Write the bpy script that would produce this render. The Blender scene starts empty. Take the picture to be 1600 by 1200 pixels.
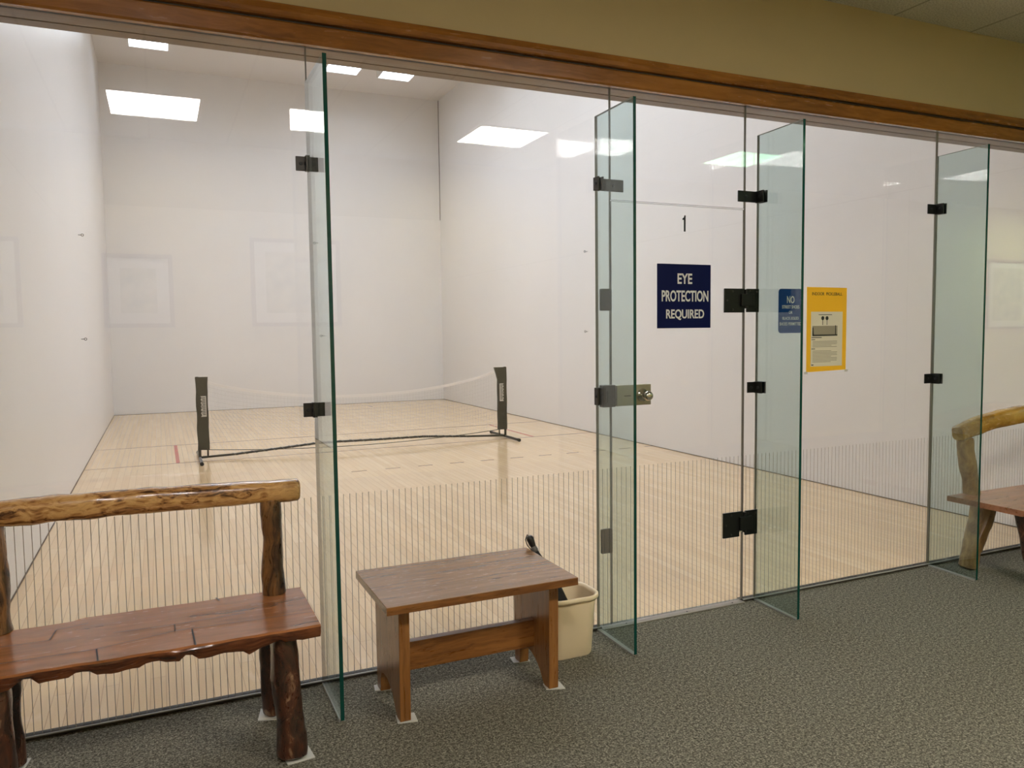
import bpy, bmesh, math, random
from mathutils import Vector, Matrix, noise
random.seed(7)
S = bpy.context.scene
COL = S.collection
R = math.radians

# ------------------------------------------------------------------ camera, world, exposure
def look(loc, yaw, pitch, roll, fpx):
    cy, sy, cp, sp = math.cos(yaw), math.sin(yaw), math.cos(pitch), math.sin(pitch)
    f = Vector((sy*cp, cy*cp, sp)); r = Vector((cy, -sy, 0)); u = r.cross(f)
    c, s = math.cos(roll), math.sin(roll)
    X = c*r + s*u; Y = -s*r + c*u; Z = -f
    cam = bpy.data.cameras.new('camera'); o = bpy.data.objects.new('camera', cam); COL.objects.link(o)
    m = Matrix((X, Y, Z)).transposed().to_4x4(); m.translation = Vector(loc); o.matrix_world = m
    cam.sensor_fit = 'HORIZONTAL'; cam.sensor_width = 36; cam.lens = fpx/1600*36
    cam.clip_start = .02; S.camera = o
look((0.76945, -3.07974, 1.39151), 0.423567, -0.0678684, -0.0125469, 1219.15)
W = bpy.data.worlds.new('world'); S.world = W; W.use_nodes = True
W.node_tree.nodes['Background'].inputs[0].default_value = (.5, .5, .5, 1)
W.node_tree.nodes['Background'].inputs[1].default_value = 0.02
S.view_settings.view_transform = 'Standard'; S.view_settings.look = 'None'
S.view_settings.exposure = 0.93; S.view_settings.gamma = 1.0; S.view_settings.use_curve_mapping = False
S.cycles.transparent_max_bounces = 40
S.cycles.sample_clamp_indirect = 0; S.cycles.max_bounces = 14; S.cycles.diffuse_bounces = 6; S.cycles.glossy_bounces = 6
HALL_L = 24.0       # radiance of the hallway troffers
COURT_L = 10.9      # radiance of the court ceiling fixtures
BZ = 2.476          # top of the glass / underside of the wooden header
GW, GD, GH = 6.096, 12.192, 6.045   # court width, depth, height

# ------------------------------------------------------------------ material helpers
def sr(r, g, b):
    f = lambda c: (c/255/12.92) if c/255 <= .04045 else ((c/255+.055)/1.055)**2.4
    return (f(r), f(g), f(b), 1)
class NT:
    def __init__(s, name):
        s.m = bpy.data.materials.new(name); s.m.use_nodes = True; s.t = s.m.node_tree
        s.b = s.t.nodes['Principled BSDF']; s.out = s.t.nodes['Material Output']
    def n(s, typ, **kw):
        o = s.t.nodes.new(typ)
        for k, v in kw.items(): setattr(o, k, v)
        return o
    def l(s, a, b): s.t.links.new(a, b)
    def setv(s, node, **kw):
        for k, v in kw.items(): node.inputs[k.replace('_', ' ')].default_value = v
    def math(s, op, a, b=None, c=None):
        o = s.n('ShaderNodeMath', operation=op)
        for i, v in enumerate((a, b, c)):
            if v is None: continue
            if isinstance(v, (int, float)): o.inputs[i].default_value = v
            else: s.l(v, o.inputs[i])
        return o.outputs[0]
    def ramp(s, fac, stops, interp='LINEAR'):
        o = s.n('ShaderNodeValToRGB'); s.l(fac, o.inputs[0]); e = o.color_ramp.elements
        o.color_ramp.interpolation = interp
        while len(e) < len(stops): e.new(.5)
        for i, (p, c) in enumerate(stops): e[i].position = p; e[i].color = c
        return o.outputs[0]
    def mix(s, fac, a, b, blend='MIX'):
        o = s.n('ShaderNodeMix', data_type='RGBA', blend_type=blend)
        for i, v in ((0, fac), (6, a), (7, b)):
            if isinstance(v, (int, float)): o.inputs[i].default_value = v
            elif isinstance(v, tuple): o.inputs[i].default_value = v
            else: s.l(v, o.inputs[i])
        return o.outputs[2]
    def coords(s, scale=(1, 1, 1), rot=(0, 0, 0), loc=(0, 0, 0)):
        t = s.n('ShaderNodeTexCoord'); m = s.n('ShaderNodeMapping')
        m.inputs['Scale'].default_value = scale; m.inputs['Rotation'].default_value = rot; m.inputs['Location'].default_value = loc
        s.l(t.outputs['Object'], m.inputs[0]); return m.outputs[0]
    def noise(s, vec, scale=5, detail=4, rough=.55, dist=0):
        o = s.n('ShaderNodeTexNoise'); s.l(vec, o.inputs['Vector'])
        s.setv(o, Scale=scale, Detail=detail, Roughness=rough, Distortion=dist); return o.outputs['Fac']
    def bump(s, h, strength=.2, dist=.002):
        o = s.n('ShaderNodeBump'); o.inputs['Strength'].default_value = strength; o.inputs['Distance'].default_value = dist
        s.l(h, o.inputs['Height']); s.l(o.outputs[0], s.b.inputs['Normal'])
def plain(name, col, rough=.5, metal=0, coat=0, spec=.5):
    k = NT(name); k.setv(k.b, Base_Color=col, Roughness=rough, Metallic=metal)
    k.b.inputs['Coat Weight'].default_value = coat; k.b.inputs['Specular IOR Level'].default_value = spec
    h = k.noise(k.coords(), 40, 3); k.l(k.math('MULTIPLY_ADD', h, .12, rough-.06), k.b.inputs['Roughness'])
    return k.m
def wood(name, axis, stops, grain=1.0, rough=.3, knots=0.0, bump=.15, seed=0, coat=.3):
    """streaky timber whose grain runs along the given object axis"""
    k = NT(name); hi, lo = 22*grain, 1.6*grain
    sc = [hi, hi, hi]; sc[axis] = lo
    v = k.coords(tuple(sc), loc=(seed, seed*.7, seed*.3))
    warp = k.n('ShaderNodeTexNoise'); k.l(k.coords((3, 3, 3), loc=(seed, 0, 0)), warp.inputs['Vector']); k.setv(warp, Scale=1.4+knots, Detail=2)
    add = k.n('ShaderNodeVectorMath', operation='MULTIPLY_ADD'); k.l(warp.outputs['Color'], add.inputs[0])
    add.inputs[1].default_value = (.8+knots*1.6,)*3; k.l(v, add.inputs[2])
    a = k.noise(add.outputs[0], 1.0, 6, .6, .25+knots*.5)
    fine = k.noise(add.outputs[0], 5.0, 3, .6)
    f = k.math('MULTIPLY_ADD', fine, .3, k.math('MULTIPLY', a, .85))
    k.l(k.ramp(f, stops), k.b.inputs['Base Color'])
    k.l(k.math('MULTIPLY_ADD', fine, .2, rough-.1), k.b.inputs['Roughness'])
    k.b.inputs['Coat Weight'].default_value = coat; k.b.inputs['Coat Roughness'].default_value = .15
    k.bump(f, bump, .004); return k.m

# ---- glass: slab faces mix a clear and a mirror lobe by the viewing angle (both ways round)
def glass(name, tint, stripes=False):
    k = NT(name); k.t.nodes.remove(k.b)
    g = k.n('ShaderNodeNewGeometry'); d = k.n('ShaderNodeVectorMath', operation='DOT_PRODUCT')
    k.l(g.outputs['Incoming'], d.inputs[0]); k.l(g.outputs['Normal'], d.inputs[1])
    c = k.math('ABSOLUTE', d.outputs['Value'])
    fr = k.math('MULTIPLY_ADD', k.math('POWER', k.math('SUBTRACT', 1.0, c), 5.0), .955, .045)
    tr = k.n('ShaderNodeBsdfTransparent'); tr.inputs[0].default_value = tint
    gl = k.n('ShaderNodeBsdfGlossy'); gl.inputs['Roughness'].default_value = 0.0; gl.inputs[0].default_value = (1, 1, 1, 1)
    mx = k.n('ShaderNodeMixShader'); k.l(fr, mx.inputs[0]); k.l(tr.outputs[0], mx.inputs[1]); k.l(gl.outputs[0], mx.inputs[2])
    res = mx.outputs[0]
    if stripes:
        tc = k.n('ShaderNodeTexCoord'); sp = k.n('ShaderNodeSeparateXYZ'); k.l(tc.outputs['Object'], sp.inputs[0])
        ph = k.math('FRACT', k.math('MULTIPLY_ADD', sp.outputs[0], 1/.0254, 1000.4))
        on = k.math('LESS_THAN', ph, .105)
        wob = k.noise(tc.outputs['Object'], 30, 1)
        zz = k.math('LESS_THAN', sp.outputs[2], .752)
        m = k.math('MULTIPLY', k.math('MULTIPLY', on, zz), .85)
        df = k.n('ShaderNodeBsdfDiffuse'); df.inputs[0].default_value = (.32, .28, .22, 1)
        tl = k.n('ShaderNodeBsdfTranslucent'); tl.inputs[0].default_value = (.26, .22, .17, 1)
        ms = k.n('ShaderNodeMixShader'); ms.inputs[0].default_value = .35; k.l(df.outputs[0], ms.inputs[1]); k.l(tl.outputs[0], ms.inputs[2])
        m2 = k.n('ShaderNodeMixShader'); k.l(m, m2.inputs[0]); k.l(res, m2.inputs[1]); k.l(ms.outputs[0], m2.inputs[2]); res = m2.outputs[0]
    k.l(res, k.out.inputs['Surface']); return k.m
M = {}
M['pane'] = glass('pane_glass', (.985, .995, .988, 1))
M['pane_stripes'] = glass('pane_glass_striped', (.985, .995, .988, 1), True)
M['fin'] = glass('fin_glass', (.80, .872, .862, 1))
M['edge'] = plain('glass_edge', (.002, .050, .038, 1), .12, 0, .2)
M['edge_dim'] = plain('glass_seam', (.17, .16, .125, 1), .35)
M['silicone'] = plain('silicone', (.30, .30, .27, 1), .4)
M['black_metal'] = plain('black_metal', (.012, .013, .012, 1), .38, .3)
M['bronze'] = plain('bronze_metal', (.045, .040, .035, 1), .42, .5)
M['chrome'] = plain('satin_nickel', (.62, .60, .55, 1), .16, 1)
M['steel'] = plain('brushed_steel', (.50, .48, .43, 1), .34, 1)
M['white_pin'] = plain('white_plastic', (.8, .78, .72, 1), .4)
M['navy'] = plain('navy_vinyl', sr(4, 14, 66), .45, spec=.15)
M['signblue'] = plain('blue_sign', sr(10, 62, 128), .45, spec=.2)
M['letters'] = plain('white_lettering', (.72, .72, .72, 1), .5)
M['ink'] = plain('black_ink', (.01, .01, .012, 1), .5)
M['greyink'] = plain('grey_ink', (.26, .22, .17, 1), .8)
M['yellow'] = plain('yellow_card', sr(252, 192, 36), .65)
M['paper'] = plain('white_paper', (.74, .68, .56, 1), .7)
M['photo'] = plain('grey_print', (.33, .29, .22, 1), .6)
M['felt'] = plain('felt', (.55, .54, .50, 1), .9)
M['bin'] = plain('beige_plastic', sr(232, 213, 180), .38)
M['blackcloth'] = plain('black_cloth', (.006, .006, .007, 1), .75)
M['sleeve'] = plain('black_sleeve', (.022, .021, .018, 1), .7)
M['sleeve_logo'] = plain('sleeve_print', (.55, .53, .50, 1), .6)
M['tube'] = plain('black_tube', (.015, .013, .012, 1), .35)
M['greytube'] = plain('grey_tube', (.14, .13, .12, 1), .4)
M['netting'] = plain('netting', (.42, .40, .37, 1), .8)
M['tape'] = plain('white_tape', (.85, .82, .80, 1), .6)
M['line'] = plain('court_paint', sr(176, 84, 72), .25)
M['dark'] = plain('dark_channel', (.035, .028, .020, 1), .6)
M['gap'] = plain('wall_foot_gap', (.13, .095, .065, 1), .7)
M['line2'] = plain('court_paint_dark', sr(140, 92, 62), .25)
M['alu'] = plain('aluminium', (.42, .39, .34, 1), .38, .6)
M['frame'] = plain('frame_wood', sr(96, 66, 40), .35)
M['mat'] = plain('picture_mat', (.75, .72, .66, 1), .7)
M['fix'] = plain('fixture_white', (.75, .75, .72, 1), .5)

def wallmat(name, col, rough, seams=None, spec=.5):
    k = NT(name)
    v = k.coords(); a = k.noise(v, .7, 3); b = k.noise(v, 9, 4)
    f = k.math('MULTIPLY_ADD', b, .35, k.math('MULTIPLY', a, .65))
    c2 = tuple(x*.955 for x in col[:3])+(1,)
    base = k.ramp(f, [(.3, c2), (.7, col)])
    if seams:
        tc = k.n('ShaderNodeTexCoord'); sp = k.n('ShaderNodeSeparateXYZ'); k.l(tc.outputs['Object'], sp.inputs[0])
        ax, per, zs = seams
        ph = k.math('FRACT', k.math('MULTIPLY', sp.outputs[ax], 1/per))
        on = k.math('LESS_THAN', ph, .004/per)
        for z in zs:
            on = k.math('MAXIMUM', on, k.math('LESS_THAN', k.math('ABSOLUTE', k.math('SUBTRACT', sp.outputs[2], z)), .004))
        base = k.mix(k.math('MULTIPLY', on, .07), base, (.25, .2, .17, 1))
        # ball scuffs
        sv = k.coords((1, 1, 1.6)); vo = k.n('ShaderNodeTexVoronoi'); k.l(sv, vo.inputs['Vector']); vo.inputs['Scale'].default_value = 2.2
        sc = k.math('LESS_THAN', vo.outputs['Distance'], .020)
        base = k.mix(k.math('MULTIPLY', sc, .12), base, (.2, .17, .15, 1))
    if name == 'court_front_wall': base = k.mix(k.math('MULTIPLY', k.math('GREATER_THAN', sp.outputs[2], 3.66), .13), base, (.58, .57, .56, 1))
    k.l(base, k.b.inputs['Base Color']); k.b.inputs['Specular IOR Level'].default_value = spec
    k.l(k.math('MULTIPLY_ADD', b, .1, rough-.05), k.b.inputs['Roughness'])
    k.bump(k.noise(v, 60, 3), .05, .001); return k.m
COURTW = (.79, .768, .752, 1)
M['court_side'] = wallmat('court_side_wall', COURTW, .36, (1, 1.219, [2.44, 4.88]))
M['court_front'] = wallmat('court_front_wall', COURTW, .38, (0, 1.219, [3.66]))
M['court_ceil'] = wallmat('court_ceiling', (.76, .73, .71, 1), .6)
M['khaki'] = wallmat('khaki_wall', sr(188, 170, 130), .7)
M['cream'] = wallmat('cream_wall', sr(200, 184, 140), .7)

def floor_mat():
    k = NT('maple_floor')
    v = k.coords((1, 1, 1), (0, 0, R(90)))
    br = k.n('ShaderNodeTexBrick', offset=.37, offset_frequency=3, squash=1, squash_frequency=2)
    k.l(v, br.inputs['Vector']); br.inputs['Scale'].default_value = 1
    k.setv(br, Color1=(0, 0, 0, 1), Color2=(1, 1, 1, 1), Mortar=(.5, .5, .5, 1), Mortar_Size=.0011, Mortar_Smooth=.2, Bias=0.0, Brick_Width=.92, Row_Height=.0571)
    grain = k.noise(k.coords((30, 1.6, 1)), 1, 5, .6)
    blot = k.noise(k.coords((1, .3, 1)), .8, 2)
    f = k.math('ADD', k.math('MULTIPLY_ADD', grain, .35, k.math('MULTIPLY', br.outputs['Color'], .30)), k.math('MULTIPLY', blot, .3))
    c = k.ramp(f, [(.1, sr(214, 180, 136)), (.5, sr(226, 194, 150)), (.95, sr(236, 208, 168))])
    c = k.mix(k.math('MULTIPLY', br.outputs['Fac'], .5), c, sr(120, 84, 50))
    k.l(c, k.b.inputs['Base Color'])
    k.l(k.math('MULTIPLY_ADD', grain, .08, .20), k.b.inputs['Roughness'])
    k.b.inputs['Coat Weight'].default_value = .5; k.b.inputs['Coat Roughness'].default_value = .06
    return k.m
M['maple'] = floor_mat()
def carpet_mat():
    k = NT('carpet')
    n1 = k.noise(k.coords(), 150, 3, .8); n2 = k.noise(k.coords((1, 1, 1), loc=(3, 1, 0)), 70, 2); n3 = k.noise(k.coords(), 1.3, 2)
    f = k.math('ADD', k.math('MULTIPLY', n1, .75), k.math('MULTIPLY', n2, .25))
    c = k.ramp(f, [(.39, (.030, .027, .020, 1)), (.5, (.136, .125, .095, 1)), (.63, (.42, .392, .31, 1))])
    c = k.mix(k.math('MULTIPLY', n3, .25), c, (.12, .115, .09, 1)); k.l(c, k.b.inputs['Base Color'])
    k.setv(k.b, Roughness=.95); k.b.inputs['Specular IOR Level'].default_value = .1
    k.bump(f, .6, .004); return k.m
M['carpet'] = carpet_mat()
def tile_mat():
    k = NT('ceiling_tile')
    tc = k.n('ShaderNodeTexCoord'); sp = k.n('ShaderNodeSeparateXYZ'); k.l(tc.outputs['Object'], sp.inputs[0])
    def line(s, off):
        ph = k.math('FRACT', k.math('MULTIPLY_ADD', s, 1/.61, off)); return k.math('LESS_THAN', ph, .025)
    on = k.math('MAXIMUM', line(sp.outputs[0], -4.42/.61+100.01), line(sp.outputs[1], .445/.61+100.01))
    sp2 = k.noise(k.coords(), 120, 2)
    c = k.ramp(sp2, [(.35, (.44, .43, .38, 1)), (.55, (.66, .64, .56, 1))])
    k.l(k.mix(k.math('MULTIPLY', on, .5), c, (.13, .12, .09, 1)), k.b.inputs['Base Color']); k.setv(k.b, Roughness=.9)
    return k.m
M['tile'] = tile_mat()
def emit(name, col, L, tubes=None):
    k = NT(name); k.t.nodes.remove(k.b); e = k.n('ShaderNodeEmission'); e.inputs[0].default_value = col
    if tubes is not None:
        tc = k.n('ShaderNodeTexCoord'); sp = k.n('ShaderNodeSeparateXYZ'); k.l(tc.outputs['Object'], sp.inputs[0])
        w = k.math('COSINE', k.math('MULTIPLY', sp.outputs[tubes], 2*math.pi/.2))
        k.l(k.math('MULTIPLY_ADD', w, L*.18, L), e.inputs[1])
    else: e.inputs[1].default_value = L
    k.l(e.outputs[0], k.out.inputs['Surface']); return k.m
M['lamp_pink'] = emit('lens_pink', (1, .93, .90, 1), HALL_L*1.05, 0)
M['lamp_warm'] = emit('lens_warm', (1, .95, .82, 1), HALL_L*1.6, 0)
M['lamp_added_right'] = emit('lens_added_right', (.80, 1, .70, 1), HALL_L*2.0, 0)  # lens of the added off-view right lamp, greenish to tint the khaki wall
M['lamp_added_left'] = emit('lens_added_left', (1, .93, .84, 1), HALL_L*.3, 0)  # lens of the added off-view left fill lamp
M['lamp_green'] = emit('lens_green', (.55, 1, .60, 1), HALL_L*.26, 0)
M['lamp_court_dim'] = emit('lens_court_dim', (.92, 1, 1.15, 1), COURT_L*.45)
M['lamp_court'] = emit('lens_court', (.92, 1, 1.15, 1), COURT_L)
# timbers
M['trim'] = wood('varnished_fir', 0, [(.3, sr(104, 60, 20)), (.5, sr(136, 84, 30)), (.7, sr(160, 104, 42))], .7, .24, 0, .05, 3)
M['soffit'] = wood('header_soffit', 0, [(.3, sr(88, 64, 42)), (.7, sr(112, 84, 58))], .7, .4, 0, .03, 5)
M['rail'] = wood('log_rail', 0, [(.40, sr(38, 20, 12)), (.49, sr(92, 58, 32)), (.56, sr(164, 116, 66)), (.68, sr(206, 162, 102)), (.85, sr(140, 96, 54))], 1.3, .22, 1.0, .5, 1, .5)
M['post'] = wood('log_post', 2, [(.40, sr(24, 14, 9)), (.53, sr(66, 42, 24)), (.72, sr(140, 98, 56))], 1.3, .3, .6, .6, 2, .4)
M['seatwood'] = wood('plank_seat', 0, [(.34, sr(88, 50, 26)), (.48, sr(136, 84, 46)), (.68, sr(166, 106, 62))], .6, .24, .1, .06, 4, .4)
M['barkedge'] = wood('live_edge', 0, [(.36, sr(34, 16, 8)), (.5, sr(78, 40, 20)), (.66, sr(124, 70, 38))], .9, .24, .4, .4, 14, .5)
M['legwood'] = wood('log_leg', 2, [(.36, sr(24, 13, 9)), (.52, sr(48, 29, 20)), (.66, sr(78, 42, 26)), (.76, sr(150, 120, 92))], .9, .3, 1.0, .6, 6, .4)
M['rail_gold'] = wood('golden_rail', 0, [(.32, sr(92, 62, 22)), (.5, sr(168, 122, 46)), (.72, sr(206, 160, 78))], .45, .25, .5, .35, 8, .4)
M['post_gold'] = wood('golden_post', 2, [(.32, sr(72, 50, 28)), (.5, sr(134, 100, 60)), (.72, sr(176, 140, 88))], .5, .35, .6, .5, 9, .3)
M['seat_red'] = wood('red_seat', 0, [(.3, sr(112, 66, 42)), (.7, sr(170, 112, 76))], .6, .3, 0, .08, 10, .4)
M['oak_top'] = wood('oak_top', 0, [(.3, sr(106, 72, 42)), (.5, sr(128, 91, 56)), (.7, sr(146, 106, 68))], 1.6, .24, 0, .06, 11, .4)
M['oak_side'] = wood('oak_side', 2, [(.3, sr(92, 56, 24)), (.5, sr(132, 86, 42)), (.7, sr(158, 108, 58))], 1.1, .3, 0, .15, 12, .3)
M['oak_edge'] = wood('oak_edge', 0, [(.34, sr(62, 34, 14)), (.5, sr(112, 68, 30)), (.7, sr(146, 96, 46))], 1.2, .3, .2, .15, 13, .3)

# ------------------------------------------------------------------ geometry helpers
def fin_mesh(bm, name, mats, smooth):
    bmesh.ops.recalc_face_normals(bm, faces=bm.faces[:])
    me = bpy.data.meshes.new(name); bm.to_mesh(me); bm.free()
    for m in mats: me.materials.append(m)
    if smooth:
        for p in me.polygons: p.use_smooth = True
    return me
def obj(name, bm, mat, parent=None, smooth=False, bevel=0, seg=2, org=None, label=None, subsurf=0, auto=False):
    """link a bmesh given in world coordinates; its origin is the parent's, or org"""
    o0 = Vector(org) if org is not None else (Vector(parent['_o']) if parent is not None and '_o' in parent else Vector((0, 0, 0)))
    bmesh.ops.translate(bm, verts=bm.verts[:], vec=-o0)
    mats = mat if isinstance(mat, (list, tuple)) else [mat]
    o = bpy.data.objects.new(name, fin_mesh(bm, name, [M[m] for m in mats], smooth)); COL.objects.link(o)
    if parent is not None: o.parent = parent
    else: o.location = o0
    o['_o'] = list(o0)
    if bevel:
        b = o.modifiers.new('bevel', 'BEVEL'); b.width = bevel; b.segments = seg; b.limit_method = 'ANGLE'; b.angle_limit = R(35)
    if subsurf:
        s = o.modifiers.new('sub', 'SUBSURF'); s.levels = s.render_levels = subsurf
    if auto:
        o.data.set_sharp_from_angle(angle=R(32))
    if label: o['label'] = label
    return o
def empty(name, loc):
    o = bpy.data.objects.new(name, None); COL.objects.link(o); o.location = loc; o['_o'] = list(loc); o.empty_display_size = .1; return o
def tag(o, label, cat, group=None):
    o['label'] = label; o['category'] = cat
    if group: o['group'] = group
    return o
def struct(o, label):
    o['kind'] = 'structure'; o['label'] = label; return o
def box(bm, x0, x1, y0, y1, z0, z1, mi=0):
    vs = [bm.verts.new((x, y, z)) for x in (x0, x1) for y in (y0, y1) for z in (z0, z1)]
    for q in ((0, 1, 3, 2), (4, 6, 7, 5), (0, 4, 5, 1), (2, 3, 7, 6), (0, 2, 6, 4), (1, 5, 7, 3)):
        f = bm.faces.new([vs[i] for i in q]); f.material_index = mi
    return vs
def B(*a, **k):
    bm = bmesh.new(); box(bm, *a, **k); return bm
def prism(bm, pts, axis, a, b, mi=0):
    """extrude a 2D polygon (in the two other axes, in order) between a and b along axis"""
    def P(p, t):
        l = list(p); l.insert(axis, t); return l
    lo = [bm.verts.new(P(p, a)) for p in pts]; hi = [bm.verts.new(P(p, b)) for p in pts]
    n = len(pts); bm.faces.new(lo[::-1]).material_index = mi; bm.faces.new(hi).material_index = mi
    for i in range(n): bm.faces.new((lo[i], lo[(i+1) % n], hi[(i+1) % n], hi[i])).material_index = mi
def frame_at(p, q):
    z = (Vector(q)-Vector(p)).normalized(); x = Vector((0, 0, 1)).cross(z)
    if x.length < 1e-3: x = Vector((1, 0, 0))
    x.normalize(); return x, z.cross(x), z
def tube(bm, path, rad, n=10, cap=True, sq=None):
    """tube along a polyline; rad number or list; sq = (rx, ry) multipliers"""
    path = [Vector(p) for p in path]; rings = []
    if not isinstance(rad, (list, tuple)): rad = [rad]*len(path)
    px = None
    for i, p in enumerate(path):
        a = path[max(0, i-1)]; b = path[min(len(path)-1, i+1)]; z = (b-a).normalized()
        if px is None: x, y, _ = frame_at(a, b)
        else:
            x = (px-z*px.dot(z)).normalized(); y = z.cross(x)
        px = x; ring = []
        for k in range(n):
            t = 2*math.pi*k/n; rx = ry = rad[i]
            if sq: rx *= sq[0]; ry *= sq[1]
            ring.append(bm.verts.new(p+x*math.cos(t)*rx+y*math.sin(t)*ry))
        rings.append(ring)
    for r0, r1 in zip(rings, rings[1:]):
        for k in range(n): bm.faces.new((r0[k], r0[(k+1) % n], r1[(k+1) % n], r1[k]))
    if cap: bm.faces.new(rings[0][::-1]); bm.faces.new(rings[-1])
def cyl(bm, p, q, r, n=16): tube(bm, [p, q], r, n)
def lathe(bm, c, axis, prof, n=24):
    """prof: list of (radius, distance along axis)"""
    c = Vector(c); x, y, z = frame_at(c, c+Vector(axis)); rings = []
    for r, h in prof:
        rings.append([bm.verts.new(c+z*h+(x*math.cos(2*math.pi*k/n)+y*math.sin(2*math.pi*k/n))*max(r, 1e-4)) for k in range(n)])
    for a, b in zip(rings, rings[1:]):
        for k in range(n): bm.faces.new((a[k], a[(k+1) % n], b[(k+1) % n], b[k]))
    bm.faces.new(rings[0][::-1]); bm.faces.new(rings[-1])
def log(bm, path, size, n=28, sub=24, amp=.006, freq=9, sq=2.6, seed=0, roundend=.012):
    """hand-hewn log: squircle section (w along horizontal side, h along the other) swept along a path, with knobbly noise"""
    path = [Vector(p) for p in path]; L = len(path)-1
    def at(t):
        s = t*L; i = min(int(s), L-1); f = s-i
        a, b = path[i], path[i+1]; a0 = path[max(i-1, 0)]; b0 = path[min(i+2, L)]
        h = lambda p0, p1, p2, p3: .5*((2*p1)+(p2-p0)*f+(2*p0-5*p1+4*p2-p3)*f*f+(3*p1-p0-3*p2+p3)*f**3)
        w0, w1 = size[i], size[i+1]
        return h(a0, a, b, b0), (w0[0]*(1-f)+w1[0]*f, w0[1]*(1-f)+w1[1]*f)
    rings = []; tot = (path[-1]-path[0]).length
    ts = [0]+[j/sub for j in range(0, sub+1)]+[1]
    px = None
    for j, t in enumerate(ts):
        p, (w, h) = at(t); p2, _ = at(min(1, t+.02)); p1, _ = at(max(0, t-.02)); z = (p2-p1).normalized()
        if px is None: x, y, _ = frame_at(p1, p2)
        else: x = (px-z*px.dot(z)).normalized(); y = z.cross(x)
        px = x
        e = 1
        if j in (0, len(ts)-1): e = 1-roundend/max(.02, min(w, h))*1.0
        elif j in (1, len(ts)-2): p = p+z*(roundend*.6 if j == 1 else -roundend*.6)
        ring = []
        for k in range(n):
            a = 2*math.pi*k/n; c, s = math.cos(a), math.sin(a)
            r = (abs(c)**sq+abs(s)**sq)**(-1/sq)
            q = p+(x*c*w*.5+y*s*h*.5)*r*e
            d = noise.noise(q*freq+Vector((seed*7.1, 0, 0)))*amp+noise.noise(q*freq*3.3+Vector((0, seed*3.3, 0)))*amp*.35
            ring.append(bm.verts.new(q+(x*c+y*s)*d))
        rings.append(ring)
    for a, b in zip(rings, rings[1:]):
        for k in range(n): bm.faces.new((a[k], a[(k+1) % n], b[(k+1) % n], b[k]))
    bm.faces.new(rings[0][::-1]); bm.faces.new(rings[-1])
def text_mesh(s, x0, x1, z0, z1, y, bold=.012, thick=.0006, space=1.0):
    """lettering facing -y, fitted exactly between the given bounds"""
    c = bpy.data.curves.new('t', 'FONT'); c.body = s; c.offset = bold; c.resolution_u = 4; c.space_character = space
    c.extrude = .5
    o = bpy.data.objects.new('t', c); COL.objects.link(o); dg = bpy.context.evaluated_depsgraph_get()
    me = bpy.data.meshes.new_from_object(o.evaluated_get(dg)); bpy.data.objects.remove(o)
    xs = [v.co.x for v in me.vertices]; ys = [v.co.y for v in me.vertices]
    a, b, c0, d = min(xs), max(xs), min(ys), max(ys)
    bm = bmesh.new(); bm.from_mesh(me)
    for v in bm.verts:
        v.co = Vector((x0+(v.co.x-a)/(b-a)*(x1-x0), y-(thick if v.co.z > 0 else 0), z0+(v.co.y-c0)/(d-c0)*(z1-z0)))
    return bm
def join(*bms):
    out = bmesh.new()
    for b in bms:
        me = bpy.data.meshes.new('j'); b.to_mesh(me); out.from_mesh(me); b.free(); bpy.data.meshes.remove(me)
    return out
def rrect(cx, cy, w, h, r, n=6):
    pts = []
    for (sx, sy, a0) in ((1, 1, 0), (-1, 1, 90), (-1, -1, 180), (1, -1, 270)):
        for k in range(n+1):
            a = R(a0+90*k/n); pts.append((cx+sx*(w/2-r)+r*math.cos(a), cy+sy*(h/2-r)+r*math.sin(a)))
    return pts

# ================================================================== THE SETTING
HX0, HX1, HY = -3.2, 13.2, -4.3
o = obj('floor', B(HX0, HX1, HY, -.012, -.05, 0), 'carpet'); struct(o, 'grey-brown speckled carpet of the hallway'); o.name = 'floor'
cf = obj('floor', B(0, GW, .012, GD, -.05, 0), 'maple'); struct(cf, 'pale maple strip floor of the court')
bm = bmesh.new()
def ln(x0, x1, y0, y1): box(bm, x0, x1, y0, y1, .0, .0006)
ln(0, GW, 7.605, 7.630); obj('court_line', bm, 'line2', cf, label='thin brown service line across the court')
bm = bmesh.new(); ln(0, GW, 6.085, 6.110); obj('court_line', bm, 'line2', cf, label='thin brown short line across the court')
for x in (.888, 5.19):
    bm = bmesh.new(); ln(x, x+.038, 6.115, 7.60); obj('court_line', bm, 'line', cf, label='red service box side line')
bm = bmesh.new()
for k in range(11): ln(2.48+.35*k, 2.635+.35*k, 4.652, 4.676)
obj('court_line', bm, 'line2', cf, label='broken receiving line')
struct(obj('wall_left', B(-.12, 0, .012, GD, 0, GH), 'court_side'), 'white left side wall of the court')
struct(obj('wall_right', B(GW, GW+.12, .012, GD, 0, GH), 'court_side'), 'white right side wall of the court')
struct(obj('wall_front', B(0, GW, GD, GD+.12, 0, GH), 'court_front'), 'white front wall at the far end of the court')
struct(obj('ceiling', B(0, GW, .17, GD, GH, GH+.1), 'court_ceil'), 'high pale ceiling of the court')
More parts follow.
